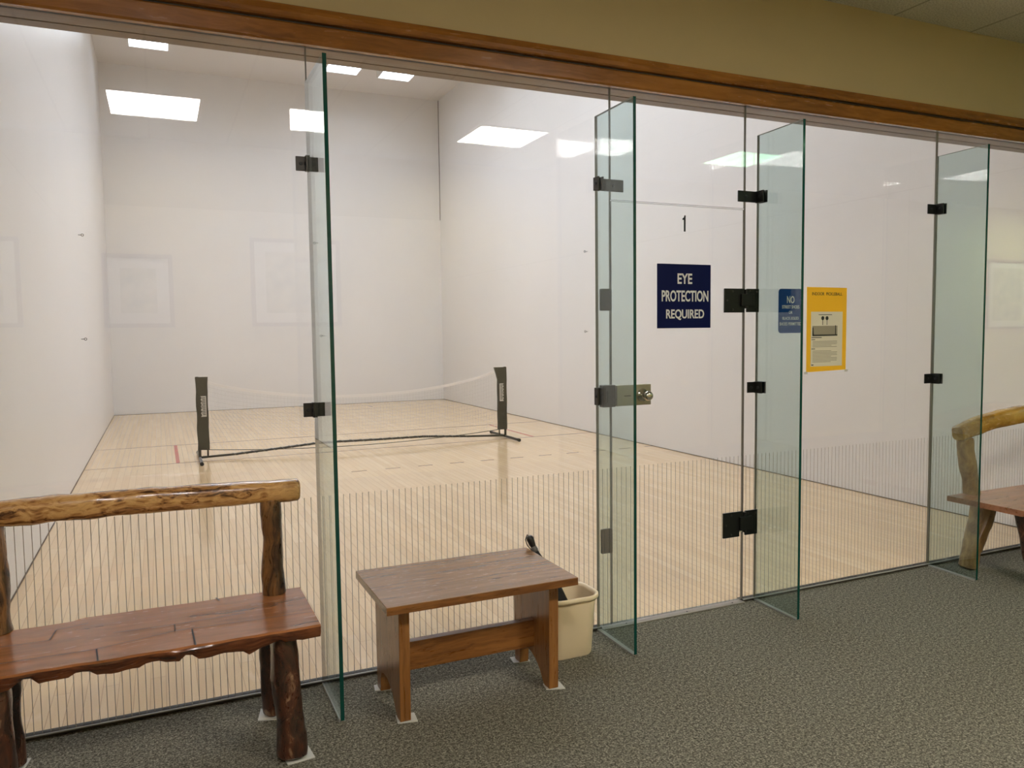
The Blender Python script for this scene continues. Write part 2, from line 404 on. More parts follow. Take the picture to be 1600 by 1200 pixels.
# wall above the glass
struct(obj('wall_header', B(HX0, HX1, -.012, 0.0, 2.56, 3.05), 'khaki'), 'khaki painted wall above the wooden header')
struct(obj('wall_header', B(0, GW, 0.0, .17, BZ+.02, GH+.1), 'court_front'), 'white court wall over the glass')
for (a, b) in ((HX0, 0), (GW, HX1)):
    struct(obj('wall_side', B(a, b, -.012, .17, 0, 2.56), 'khaki'), 'khaki hallway wall beside the glass front')
struct(obj('ceiling', B(HX0, HX1, HY, -.012, 3.05, 3.10), 'tile'), 'hallway ceiling of grey lay-in tiles')
struct(obj('wall_back', B(HX0, HX1, HY-.1, HY, 0, 3.05), 'cream'), 'cream hallway wall facing the court')
struct(obj('wall_west', B(HX0-.1, HX0, HY, 0, 0, 3.05), 'cream'), 'cream end wall of the hallway')
struct(obj('wall_east', B(HX1, HX1+.1, HY, 0, 0, 3.05), 'cream'), 'cream far end wall of the hallway')
# dark gap at right corner of the front wall and base seams
for nm, a in (('trim_1', (GW-.008, GW, GD-.012, GD, 3.66, GH)),):
    struct(obj(nm, B(*a), 'dark'), 'dark corner gap of the upper front wall')
bm = bmesh.new(); box(bm, 0, .006, .02, GD, 0, .006); box(bm, GW-.006, GW, .02, GD, 0, .006); box(bm, 0, GW, GD-.005, GD, 0, .004)
struct(obj('baseboard_court', bm, 'gap'), 'thin dark gap along the foot of the court walls')

# wooden header: soffit boards, lower board, upper moulding
hd = empty('trim_2', (3, 0, BZ)); struct(hd, 'varnished wooden header beam over the glass front')
bm = bmesh.new(); box(bm, 0, GW, .010, .100, BZ, BZ+.02); box(bm, 0, GW, .106, .170, BZ, BZ+.02)
obj('soffit_board', bm, 'soffit', hd, bevel=.002)
obj('soffit_groove', B(0, GW, .100, .106, BZ+.004, BZ+.02), 'dark', hd)
bm = bmesh.new(); prism(bm, [(-.010, BZ-.004), (-.034, BZ-.004), (-.040, BZ+.004), (-.040, BZ+.062), (-.034, BZ+.068), (-.010, BZ+.068)], 0, HX0, HX1)
obj('lower_board', bm, 'trim', hd)
bm = bmesh.new(); prism(bm, [(-.010, BZ+.076), (-.050, BZ+.076), (-.056, BZ+.082), (-.056, BZ+.098), (-.046, BZ+.126), (-.030, BZ+.134), (-.010, BZ+.134)], 0, HX0, HX1)
obj('upper_moulding', bm, 'trim', hd, label='darker upper moulding of the header')
obj('groove', B(HX0, HX1, -.030, -.008, BZ+.066, BZ+.078), 'dark', hd)
obj('glass_channel', B(0, GW, -.012, .010, BZ-.003, BZ+.02), 'dark', hd)

# ------------------------------------------------------------------ ceiling fixtures
def troffer(x, y, w, d, z, lens, name, label, cat, group=None, drop=.0):
    t = empty(name, (x, y, z)); tag(t, label, cat, group)
    bm = bmesh.new(); f = .022
    for a in ((x-w/2-f, x-w/2, y-d/2-f, y+d/2+f), (x+w/2, x+w/2+f, y-d/2-f, y+d/2+f), (x-w/2, x+w/2, y-d/2-f, y-d/2), (x-w/2, x+w/2, y+d/2, y+d/2+f)):
        box(bm, *a, z-.012-drop, z)  # drop hangs the frame down as an added skirt cutting grazing lamp light
    obj('frame', bm, 'fix', t)
    obj('diffuser', B(x-w/2, x+w/2, y-d/2, y+d/2, z-.008, z-.001), lens, t)
    return t
troffer(.805, -3.22, .59, .61, 3.05, 'lamp_pink', 'ceiling_light', 'square pinkish ceiling light mirrored at far left in the glass', 'ceiling light')
troffer(-2.0, -3.13, .60, .60, 3.05, 'lamp_added_left', 'ceiling_light', 'added unseen square light beyond the left edge, brightening the hallway', 'ceiling light')  # unseen fill lamp added to brighten the hallway
troffer(3.50, -3.13, .60, .56, 3.05, 'lamp_warm', 'ceiling_light', 'square warm white ceiling light mirrored in the glass left of the door', 'ceiling light')
troffer(6.06, -3.08, .55, .56, 3.05, 'lamp_green', 'ceiling_light', 'square greenish ceiling light mirrored in the glass above the door', 'ceiling light')
cl = [(x, y) for y in (3.5, 6.0, 8.4) for x in (2.0, 3.3, 4.5)]+[(.8, 10.58), (3.85, 10.62), (4.80, 10.62)]
troffer(11.9, -3.10, .60, .60, 3.05, 'lamp_added_right', 'ceiling_light', 'added unseen square light beyond the right edge, greening the khaki wall', 'ceiling light')  # unseen lamp added to throw green light on the right-hand khaki wall
for i, (x, y) in enumerate(cl):
    row = ['nearest the glass', 'above the net', 'beyond the net', 'nearest the front wall'][min(i//3, 3)]
    side = ['left', 'middle', 'right'][i % 3]
    troffer(x, y, .56, .56 if y > 10 else 1.1, GH, 'lamp_court_dim' if y > 10 else 'lamp_court', 'court_light', f'{side} court ceiling light in the row {row}', 'ceiling light', None, .20 if y < 10 else .10)

# ------------------------------------------------------------------ GLASS FRONT
T = .006
def pane(name, x0, x1, z0, z1, label, parent=None, stripes=True):
    bm = bmesh.new(); vs = box(bm, x0, x1, -T, T, z0, z1, 2)
    bmesh.ops.recalc_face_normals(bm, faces=bm.faces[:])
    for f in bm.faces:
        n = f.normal
        if n.y < -.5: f.material_index = 0
        elif n.y > .5: f.material_index = 1
        else: f.material_index = 2
    return obj(name, bm, ['pane_stripes' if stripes else 'pane', 'pane', 'edge_dim'], parent, org=(0, 0, 0))
X1, X2, X3, X4 = 1.316, 2.580, 3.506, 4.795
DL, DR, DT = 2.655, 3.428, 1.973
g = .0018
p1 = struct(pane('window_1', .004, X1-g, .012, BZ, ''), 'left glass wall panel behind the log bench')
p2 = struct(pane('window_2', X1+g, DL-g, .012, BZ, ''), 'glass wall panel behind the small oak table')
p3 = struct(pane('window_3', DL+g, DR-g, DT+.006, BZ, '', stripes=False), 'glass transom over the door')
p4 = struct(pane('window_4', DR+g, X4-g, .012, BZ, ''), 'glass wall panel with the yellow poster')
p5 = struct(pane('window_5', X4+g, GW-.004, .012, BZ, ''), 'right glass wall panel behind the far bench')
door = empty('door_1', (DL, 0, 0)); struct(door, 'frameless glass court door numbered 1')
dp = pane('door_panel', DL+.004, DR-.004, .016, DT, '', None); dp.parent = door; dp.location = (-DL, 0, 0)
dp['_o'] = [0, 0, 0]
# silicone joints
def sil(x, z0, z1):
    return B(x-.0011, x+.0011, -.005, .005, z0, z1)
sl = [obj('silicone_joint', sil(X1, .012, BZ), 'edge_dim', p1), obj('silicone_joint', sil(X4, .012, BZ), 'edge_dim', p4),
      obj('silicone_joint', sil(DL, DT+.006, BZ), 'edge_dim', p2), obj('silicone_joint', sil(DR, DT+.006, BZ), 'edge_dim', p4)]
# floor channel, threshold
ch = empty('trim_3', (3, 0, 0)); struct(ch, 'floor channel and bead under the glass front')
bm = bmesh.new(); box(bm, .0, DL-.06, .007, .030, 0, .010); box(bm, DR, GW, .007, .030, 0, .010); obj('dark_channel', bm, 'dark', ch)
bm = bmesh.new(); box(bm, 0, DL-.06, -.012, .006, -.001, .012); box(bm, DR+.0, GW, -.012, .006, -.001, .012); obj('shoe', bm, 'dark', ch)
bm = bmesh.new(); box(bm, 0, DL-.06, -.016, -.0065, .010, .014); box(bm, DR, GW, -.016, -.0065, .010, .014); obj('silicone_bead', bm, 'silicone', ch)
th = empty('trim_4', (3.04, 0, 0)); struct(th, 'metal threshold strip under the glass door')
obj('threshold_plate', B(DL-.06, DR, -.030, .016, 0, .006), 'alu', th, bevel=.002)
obj('threshold_shadow_gap', B(DL-.06, DR, .016, .030, 0, .004), 'dark', th)
for x in (2.73, 3.08, 3.36):
    bm = bmesh.new(); cyl(bm, (x, -.012, .006), (x, -.012, .0072), .004, 10); obj('screw', bm, 'black_metal', th)

# ------------------------------------------------------------------ fins with their clamps
def screw(bm, p, axis, r=.006, h=.003):
    p = Vector(p); lathe(bm, p, axis, [(r, 0), (r, h*.6), (r*.75, h), (r*.45, h), (r*.4, h*.4)], 12)
FT = .007
def fin(x, ext, label, turn=0):
    t = empty('glass_fin', (x, 0, 0)); tag(t, label, 'glass fin', 'glass fins bracing the front')
    bm = bmesh.new(); box(bm, x-FT, x+FT, -ext, -T-.0025, .006, 2.338, 1); bmesh.ops.recalc_face_normals(bm, faces=bm.faces[:])
    for f in bm.faces: f.material_index = 0 if abs(f.normal.x) > .5 else (1 if f.normal.y < -.5 else 2)
    a = obj('panel', bm, ['fin', 'edge', 'edge_dim'], t)
    b = obj('silicone_bead', B(x-FT-.003, x+FT+.003, -ext+.005, -.016, 0, .007), 'silicone', t)
    a.rotation_euler = b.rotation_euler = (0, 0, R(-turn))
    return t
def clamp(t, x, z, left, right, lug, mat='bronze', h=.054):
    """plate(s) on the panes each side of the fin and a lug pair gripping the fin"""
    c = bmesh.new(); z0, z1 = z-h/2, z+h/2
    if left: box(c, x-left, x-FT-.001, -T-.007, -T-.0003, z0, z1)
    if right: box(c, x+FT+.001, x+right, -T-.007, -T-.0003, z0, z1)
    box(c, x-FT-.008, x-FT-.0003, -lug, -T-.0003, z0-.002, z1+.002); box(c, x+FT+.0003, x+FT+.008, -lug, -T-.0003, z0-.002, z1+.002)
    o = obj('clamp', c, mat, t, bevel=.0015)
    def bolt(*a):
        s = bmesh.new(); screw(s, *a); obj('bolt', s, 'ink', o)
    if left: bolt((x-left*.62, -T-.007, z), (0, -1, 0), .0075)
    if right: bolt((x+right*.62, -T-.007, z), (0, -1, 0), .0075)
    bolt((x-FT-.008, -lug*.6, z), (-1, 0, 0), .0075)
f1 = fin(X1, .355, 'glass fin standing between the log bench and the small oak table')
clamp(f1, X1, 2.035, .049, .056, .035); clamp(f1, X1, 1.096, .048, .057, .035)
f2 = fin(X2, .332, 'glass fin beside the beige wastebasket left of the door', 1.6)
clamp(f2, X2, 2.041, 0, .140, .050); clamp(f2, X2, 1.09, 0, 0, .040, h=.075)
f3 = fin(X3, .330, 'glass fin right of the door in front of the blue shoe sign', 3.4)
clamp(f3, X3, 2.037, .127, 0, .060, 'black_metal'); clamp(f3, X3, 1.094, .060, 0, .060, 'black_metal')
f4 = fin(X4, .318, 'glass fin by the right-hand log bench', 3.4)
clamp(f4, X4, 2.044, .075, 0, .060, 'black_metal'); clamp(f4, X4, 1.091, .070, 0, .060, 'black_metal')
# patch plates on the strip between fin 2 and the door
for z0, z1 in ((1.478, 1.577), (.357, .472)):
    bm = bmesh.new(); prism(bm, rrect((2.594+DL)/2, (z0+z1)/2, DL-2.594-.002, z1-z0, .006), 1, -T-.009, -T-.0003)
    obj('patch_plate', bm, 'bronze', p2, label='grey metal patch plate')

# ------------------------------------------------------------------ door furniture
def hinge(z0, z1, notch):
    bm = bmesh.new(); d = -T-.0003
    prism(bm, [(3.298, z0-.002), (3.398 if notch else 3.42, z0-.002), (3.398 if notch else 3.42, z0+.030), (3.42, z0+.030), (3.42, z1), (3.298, z1)], 1, d-.010, d)
    h = obj('hinge', bm, 'black_metal', door, bevel=.0015)
    bm = bmesh.new(); box(bm, 3.436, 3.512, d-.010, d, z0, z1); box(bm, 3.392, 3.470, d-.024, d-.010, z0+.030, z1-.026)
    obj('hinge_leaf', bm, 'black_metal', h, bevel=.002)
    bm = bmesh.new(); tube(bm, [(3.428, d-.012, z0+.018), (3.428, d-.012, z1-.004)], .009, 14); obj('hinge_knuckle', bm, 'black_metal', h, smooth=True, auto=True)
    for p in ((3.312, (z0+z1)/2), (3.345, z1-.014), (3.345, z0+.012), (3.497, z1-.016), (3.497, z0+.014), (3.450, z1-.012)):
        bm = bmesh.new(); screw(bm, (p[0], d-.010, p[1]), (0, -1, 0), .0055); obj('bolt', bm, 'bronze', h)
    if notch: obj('hinge_pin', B(3.400, 3.412, d-.012, d-.002, z0+.020, z0+.032), 'white_pin', h, label='white hinge pin end')
hinge(1.470, 1.586, False); hinge(.345, .470, True)
lk = obj('lock_case', B(2.662, 2.846, -.046, -T-.0003, 1.042, 1.138), 'steel', door, bevel=.002, label='satin silver lock case')
bm = bmesh.new(); lathe(bm, (2.797, -.046, 1.088), (0, -1, 0), [(.030, 0), (.031, .004), (.027, .010), (.012, .014), (.010, .028), (.014, .034), (.021, .044), (.0225, .053), (.019, .062), (.010, .067), (.002, .068)], 28)
obj('knob', bm, 'chrome', lk, smooth=True, label='round polished knob')
obj('lock_lettering', B(2.70, 2.735, -.0466, -.0459, 1.086, 1.090), 'ink', lk)
bm = bmesh.new(); box(bm, 2.592, 2.655, -.044, -T-.0003, 1.040, 1.140); kp = obj('lock_keeper', bm, 'bronze', p2, bevel=.002, label='dark grey lock keeper')
obj('keeper_bolt', B(2.610, 2.616, -.048, -.0438, 1.060, 1.115), 'black_metal', kp)

# ------------------------------------------------------------------ signs on the glass (all on the hallway face)
YF = -T-.0006
sg = empty('warning_sign', (3.062, YF, 1.395)); tag(sg, 'navy square EYE PROTECTION REQUIRED sign on the glass door', 'sign')
obj('sign_board', B(2.907, 3.217, YF-.002, YF, 1.395, 1.698), 'navy', sg)
yl = YF-.0022
for a in (('EYE', 3.022, 3.107, 1.605, 1.654), ('PROTECTION', 2.932, 3.203, 1.521, 1.574), ('REQUIRED', 2.957, 3.178, 1.433, 1.484)):
    obj('lettering', text_mesh(*a, yl, .022), 'letters', sg, label='white lettering '+a[0])
bm = bmesh.new(); prism(bm, [(3.0590, 1.852), (3.0695, 1.852), (3.0695, 1.928), (3.0625, 1.928), (3.0595, 1.918), (3.0515, 1.914), (3.0515, 1.905), (3.0590, 1.907)], 1, YF-.0006, YF)
nb = obj('door_number', bm, 'ink', None, org=(3.0615, YF, 1.852)); tag(nb, 'black numeral 1 stuck high on the glass door', 'number')
sg = empty('shoe_sign', (3.726, YF, 1.363)); tag(sg, 'blue rounded NO STREET SHOES sign seen through the glass fin', 'sign')
bm = bmesh.new(); prism(bm, rrect(3.726, 1.476, .160, .226, .018), 1, YF-.002, YF); obj('sign_board', bm, 'signblue', sg)
for a in (('NO', 3.701, 3.750, 1.515, 1.552), ('STREET SHOES', 3.669, 3.784, 1.488, 1.505), ('OR', 3.714, 3.738, 1.461, 1.476), ('BLACK-SOLED', 3.672, 3.780, 1.431, 1.446), ('SHOES PERMITTED', 3.653, 3.799, 1.402, 1.418)):
    obj('lettering', text_mesh(*a, yl, .012), 'letters', sg, label='white lettering '+a[0])
ps = empty('poster', (3.977, YF, 1.16)); tag(ps, 'yellow card poster with a white printed sheet taped on the glass', 'poster')
bm = bmesh.new(); prism(bm, [(3.838, 1.157), (4.117, 1.163), (4.117, 1.598), (3.836, 1.600)], 1, YF-.001, YF); obj('card', bm, 'yellow', ps)
obj('handwriting', text_mesh('INDOOR  PICKLEBALL', 3.872, 4.083, 1.557, 1.573, YF-.0012, .004), 'ink', ps, label='hand-lettered title')
px0, px1, pz0, pz1 = 3.866, 4.088, 1.186, 1.472
obj('printed_sheet', B(px0, px1, YF-.0018, YF-.0011, pz0, pz1), 'paper', ps, label='white printed rules sheet')
y2 = YF-.0019
def bar(bm, x0, x1, z, h=.0022): box(bm, x0, x1, y2-.0003, y2, z-h/2, z+h/2)
bm = bmesh.new(); bar(bm, 3.918, 4.012, 1.456, .003); obj('heading', bm, 'ink', ps, label='printed heading line')
for cx in (3.947, 3.977):
    bm = bmesh.new(); lathe(bm, (cx, y2, 1.438), (0, -1, 0), [(.0105, 0), (.0105, .0003), (.0065, .0003), (.0065, .0001)], 16)
    box(bm, cx-.0018, cx+.0018, y2-.0003, y2, 1.402, 1.430)
    obj('paddle_picture', bm, 'ink', ps, label='small printed paddle')
npic = obj('net_picture', B(3.876, 4.052, y2-.0003, y2, 1.348, 1.398), 'photo', ps, label='grey printed photo of a net')
bm = bmesh.new(); prism(bm, [(3.876, 1.345), (4.052, 1.345), (4.052, 1.352), (4.042, 1.352), (4.041, 1.400), (4.036, 1.400), (4.036, 1.352), (3.885, 1.352), (3.882, 1.390), (3.876, 1.390)], 1, y2-.0006, y2)
obj('pictured_net_frame', bm, 'ink', npic)
for a in ((3.871, 3.941, 1.337, .0035), (3.871, 3.896, 1.326, .0035), (3.871, 3.896, 1.278, .0035), (3.871, 3.886, 1.194, .0045)):
    bm = bmesh.new(); bar(bm, *a); obj('heading', bm, 'ink', ps)
bm = bmesh.new(); z = 1.317; k = 0
while z > 1.206:
    if not 1.272 < z < 1.284: bar(bm, 3.878, 4.052-(.04 if k % 4 == 3 else 0)-random.random()*.006, z, .0024)
    z -= .0072; k += 1
obj('print_lines', bm, 'greyink', ps)
for (x, z) in ((3.835, 1.153), (4.12, 1.158)):
    bm = B(x-.012, x+.012, YF-.0014, YF-.0011, z-.006, z+.006); obj('tape', bm, 'felt', ps)

# ================================================================== LEFT LOG BENCH
bn = empty('log_bench', (.67, -.34, 0)); tag(bn, 'reddish live-edge log bench with a straight log back rail at the left', 'bench')
ZS = .442
def wav(x, s, a): return a*(noise.noise(Vector((x*5.5, s, 0)))+.5*noise.noise(Vector((x*14, s, 3))))
def seat_slab(x0, x1, yb, yf, zt, th, nx=60, chips=True):
    bm = bmesh.new(); rows = []
    for i in range(nx+1):
        x = x0+(x1-x0)*i/nx
        f = yf+wav(x, 1, .016); b = yb+wav(x, 9, .008)
        if chips and .24 < x < .50: b -= .026*min(1, (x-.24)/.03, (.50-x)/.03)
        t = th+abs(wav(x, 4, .020))+.008*(math.floor(x*9.3+.4*math.sin(x*17)) % 3)*.6
        for (c0, c1, dt) in ((.50, .56, -.014), (.80, .83, -.016), (.37, .41, -.016), (.985, 1.02, .010)):
            if chips and c0 < x < c1: t += dt
        r = .007
        prof = [(b, zt-th), (b+.000, zt-.004), (b-.004, zt), (b-.03, zt), ((b+f)/2, zt+wav(x, 12, .0010)), (f+.035, zt), (f+.009, zt-.0008), (f+.002, zt-.006), (f+.001+wav(x, 20, .005), zt-.012), (f+.006+wav(x, 22, .010), zt-t*.6), (f+.018+wav(x, 24, .008), zt-t), ((b+f)/2, zt-th)]
        rows.append([bm.verts.new((x, y, z)) for y, z in prof])
    n = len(rows[0])
    for a, b in zip(rows, rows[1:]):
        for k in range(n): bm.faces.new((a[k], a[(k+1) % n], b[(k+1) % n], b[k])).material_index = 1 if k in (7, 8, 9, 10) else 0
    bm.faces.new(rows[0][::-1]); bm.faces.new(rows[-1]); return bm
st = obj('seat', seat_slab(.10, 1.215, -.125, -.552, ZS, .034), ['seatwood', 'barkedge'], bn, smooth=True, auto=True, label='reddish plank seat with wavy front edge')
# plank joints in the seat
bm = bmesh.new()
def crack(pts, w=.0016):
    for (a, b) in zip(pts, pts[1:]):
        d = (Vector(b)-Vector(a)); n = Vector((-d.y, d.x)).normalized()*w
        vs = [bm.verts.new((p[0]+s*n.x, p[1]+s*n.y, ZS+.0030)) for p, s in ((a, 1), (b, 1), (b, -1), (a, -1))]
        bm.faces.new(vs)
crack([(.10, -.30), (.42, -.31), (.43, -.22), (.52, -.20)]); crack([(.10, -.44), (.55, -.455), (.78, -.40), (1.21, -.42)])
crack([(.56, -.455), (.57, -.555)], .0022); crack([(.78, -.40), (.78, -.34), (1.0, -.33)]); crack([(.83, -.41), (.835, -.555)], .0025); crack([(.78, -.34), (.60, -.33)])
crack([(.92, -.125), (.93, -.16)], .003); crack([(.50, -.23), (.80, -.235), (1.21, -.26)], .0007)
obj('plank_seam', bm, 'dark', st)
bm = bmesh.new(); log(bm, [(.09, -.135, .823), (.40, -.138, .826), (.80, -.135, .822), (1.222, -.135, .812)], [(.080, .084), (.082, .088), (.080, .084), (.078, .080)], amp=.006, freq=11, sub=40, seed=1)
obj('back_rail', bm, 'rail', bn, smooth=True, auto=True, label='yellow-brown streaked log rail')
for (xa, xb, s) in ((.258, .262, 1), (1.118, 1.120, 2)):
    bm = bmesh.new(); log(bm, [(xb, -.150, .436), (xb-.004, -.148, .52), (xa+.004, -.140, .66), (xa-.004, -.135, .79)], [(.074, .082), (.066, .076), (.064, .072), (.066, .068)], amp=.007, freq=10, sub=26, seed=s+3)
    obj('back_post', bm, 'post', bn, smooth=True, auto=True)
for (x, s) in ((.305, 1), (1.115, 2)):
    bm = bmesh.new(); log(bm, [(x-.012, -.455, ZS-.040), (x-.008, -.480, .25), (x+.003, -.500, .10), (x, -.512, .006)], [(.082, .110), (.086, .100), (.088, .094), (.090, .092)], amp=.008, freq=9, sub=26, seed=s+8)
    obj('leg', bm, 'legwood', bn, smooth=True, auto=True, label='dark red-brown front log leg')
    bm = bmesh.new(); log(bm, [(x-.012, -.215, ZS-.040), (x-.022, -.200, .22), (x-.016, -.185, .006)], [(.085, .085), (.070, .076), (.066, .070)], amp=.007, freq=9, sub=20, seed=s+11)
    obj('leg', bm, 'legwood', bn, smooth=True, auto=True, label='dark rear log leg')
    bm = bmesh.new(); prism(bm, [(x-.02, -.560), (x+.068, -.55), (x+.060, -.47), (x-.03, -.485)], 2, .0, .004); obj('felt_pad', bm, 'felt', bn)
    bm = bmesh.new(); prism(bm, [(x-.075, -.215), (x+.010, -.24), (x+.025, -.15), (x-.055, -.13)], 2, .0, .004); obj('felt_pad', bm, 'felt', bn)

# ================================================================== OAK STOOL TABLE
tb = empty('side_table', (1.81, -.30, 0)); tag(tb, 'small oak trestle table with arched end panels and a low stretcher', 'table')
ZT = .455
obj('tabletop', B(1.440, 2.185, -.530, -.068, ZT-.030, ZT), ['oak_top'], tb, bevel=.002)
bm = bmesh.new(); box(bm, 1.441, 2.184, -.5306, -.530, ZT-.028, ZT-.002); obj('top_edge', bm, 'oak_edge', tb)
def end_panel(x0, x1):
    pts = [(-.455, .004), (-.412, .004), (-.395, .020), (-.372, .050), (-.335, .078), (-.290, .095), (-.235, .095), (-.205, .085), (-.190, .060), (-.184, .004), (-.135, .004), (-.128, ZT-.030), (-.462, ZT-.030)]
    bm = bmesh.new(); prism(bm, pts, 0, x0, x1); return bm
for (a, b) in ((1.500, 1.540), (2.095, 2.135)):
    obj('end_panel', end_panel(a, b), 'oak_side', tb, bevel=.002)
obj('stretcher', B(1.540, 2.095, -.325, -.290, .128, .236), 'oak_edge', tb, bevel=.0015)
for (x, y, a) in ((1.515, -.155, .02), (1.525, -.430, .01), (2.12, -.435, .02), (2.105, -.150, .01)):
    bm = bmesh.new(); prism(bm, [(x-.034, y-.034+a), (x+.036, y-.038), (x+.042, y+.026), (x-.026, y+.034)], 2, 0, .004); obj('felt_pad', bm, 'felt', tb)

# ================================================================== WASTEBASKET + UMBRELLA
wb = empty('wastebasket', (2.325, -.155, 0)); tag(wb, 'beige plastic wastebasket on the carpet beside the oak table', 'wastebasket')
cx, cy = 2.325, -.155
def ring(w, h, r, z): return [(x, y, z) for x, y in rrect(cx, cy, w, h, r, 8)]
def loft(rings, close=True):
    bm = bmesh.new(); rs = [[bm.verts.new(p) for p in r] for r in rings]; n = len(rs[0])
    for a, b in zip(rs, rs[1:]):
        for k in range(n): bm.faces.new((a[k], a[(k+1) % n], b[(k+1) % n], b[k]))
    bm.faces.new(rs[0][::-1]); bm.faces.new(rs[-1]); return bm
bm = loft([ring(.205, .155, .05, .0), ring(.214, .163, .055, .006), ring(.246, .205, .065, .258), ring(.240, .199, .062, .258), ring(.208, .157, .05, .010)])
obj('bucket', bm, 'bin', wb, smooth=True, auto=True)
bm = loft([ring(.238, .197, .06, .250), ring(.262, .221, .072, .246), ring(.270, .229, .075, .254), ring(.268, .227, .074, .264), ring(.258, .217, .070, .268), ring(.240, .199, .062, .264), ring(.236, .195, .060, .252)])
bm.faces.ensure_lookup_table(); bmesh.ops.delete(bm, geom=[f for f in bm.faces if len(f.verts) > 4], context='FACES_ONLY')
obj('rim', bm, 'bin', wb, smooth=True)
um = empty('umbrella', (2.36, -.10, .02)); tag(um, 'black folded umbrella standing handle up in the beige wastebasket', 'umbrella')
A = Vector((2.372, -.160, .024)); Z = Vector((2.205, -.052, .500))
P = lambda t: A.lerp(Z, t)
bm = bmesh.new(); tube(bm, [P(0), P(.12), P(.35), P(.48), P(.62), P(.80), P(.86)], [.012, .040, .048, .044, .032, .018, .012], 14); obj('canopy', bm, 'blackcloth', um, smooth=True)
bm = bmesh.new(); tube(bm, [P(.855), P(.875), P(.89), P(.915)], [.014, .016, .014, .011], 14); obj('collar', bm, 'greytube', um, smooth=True, label='grey collar')
bm = bmesh.new(); tube(bm, [P(.89), P(.92), P(.97), P(.99), P(1.0)], [.011, .014, .017, .014, .006], 14); obj('handle', bm, 'tube', um, smooth=True)
bm = bmesh.new(); tube(bm, [P(.99), P(1.0)+Vector((-.008, -.002, .006)), P(.97)+Vector((-.024, -.004, 0)), P(.92)+Vector((-.026, -.004, 0)), P(.87)+Vector((-.016, -.002, 0)), P(.86)], .0022, 8); obj('wrist_loop', bm, 'blackcloth', um, smooth=True)

# ================================================================== RIGHT LOG BENCH
rb = empty('log_bench', (5.4, -.30, 0)); tag(rb, 'golden log bench with an arched back rail right of the last glass fin', 'bench')
ZR = .420
obj('seat', seat_slab(4.845, 6.02, -.075, -.530, ZR, .030, chips=False), ['seat_red', 'seat_red'], rb, smooth=True, auto=True, label='reddish plank seat')
bm = bmesh.new(); log(bm, [(4.885, -.105, .776), (5.06, -.108, .818), (5.28, -.11, .847), (5.50, -.11, .858), (5.75, -.11, .838), (6.00, -.105, .785)], [(.085, .088), (.085, .094), (.085, .096), (.085, .100), (.085, .094), (.08, .085)], amp=.006, freq=8, sub=40, seed=21, sq=3.5)
obj('back_rail', bm, 'rail_gold', rb, smooth=True, auto=True, label='arched golden back rail')
for (x, d, s) in ((4.955, 1, 1), (5.92, -1, 2)):
    bm = bmesh.new(); log(bm, [(x+d*.065, -.110, .405), (x+d*.045, -.110, .50), (x+d*.010, -.108, .62), (x-d*.010, -.105, .75)], [(.080, .080), (.080, .075), (.078, .072), (.075, .070)], amp=.007, freq=9, sub=22, seed=s+30, sq=3.5)
    obj('back_post', bm, 'post_gold', rb, smooth=True, auto=True)
    bm = bmesh.new(); log(bm, [(x+d*.105, -.150, ZR-.036), (x+d*.085, -.150, .28), (x+d*.020, -.150, .14), (x+d*.010, -.145, .09), (x-d*.005, -.140, .004)], [(.150, .07), (.130, .075), (.100, .08), (.088, .08), (.100, .08)], amp=.007, freq=9, sub=24, seed=s+40, sq=4)
    obj('leg', bm, 'post_gold', rb, smooth=True, auto=True, label='rough golden-brown rear leg')
    bm = bmesh.new(); log(bm, [(x+d*.02, -.440, ZR-.036), (x+d*.03, -.470, .20), (x+d*.035, -.50, .004)], [(.09, .10), (.085, .085), (.08, .075)], amp=.006, freq=9, sub=18, seed=s+50, sq=3.5)
    obj('leg', bm, 'legwood', rb, smooth=True, auto=True, label='dark front leg')

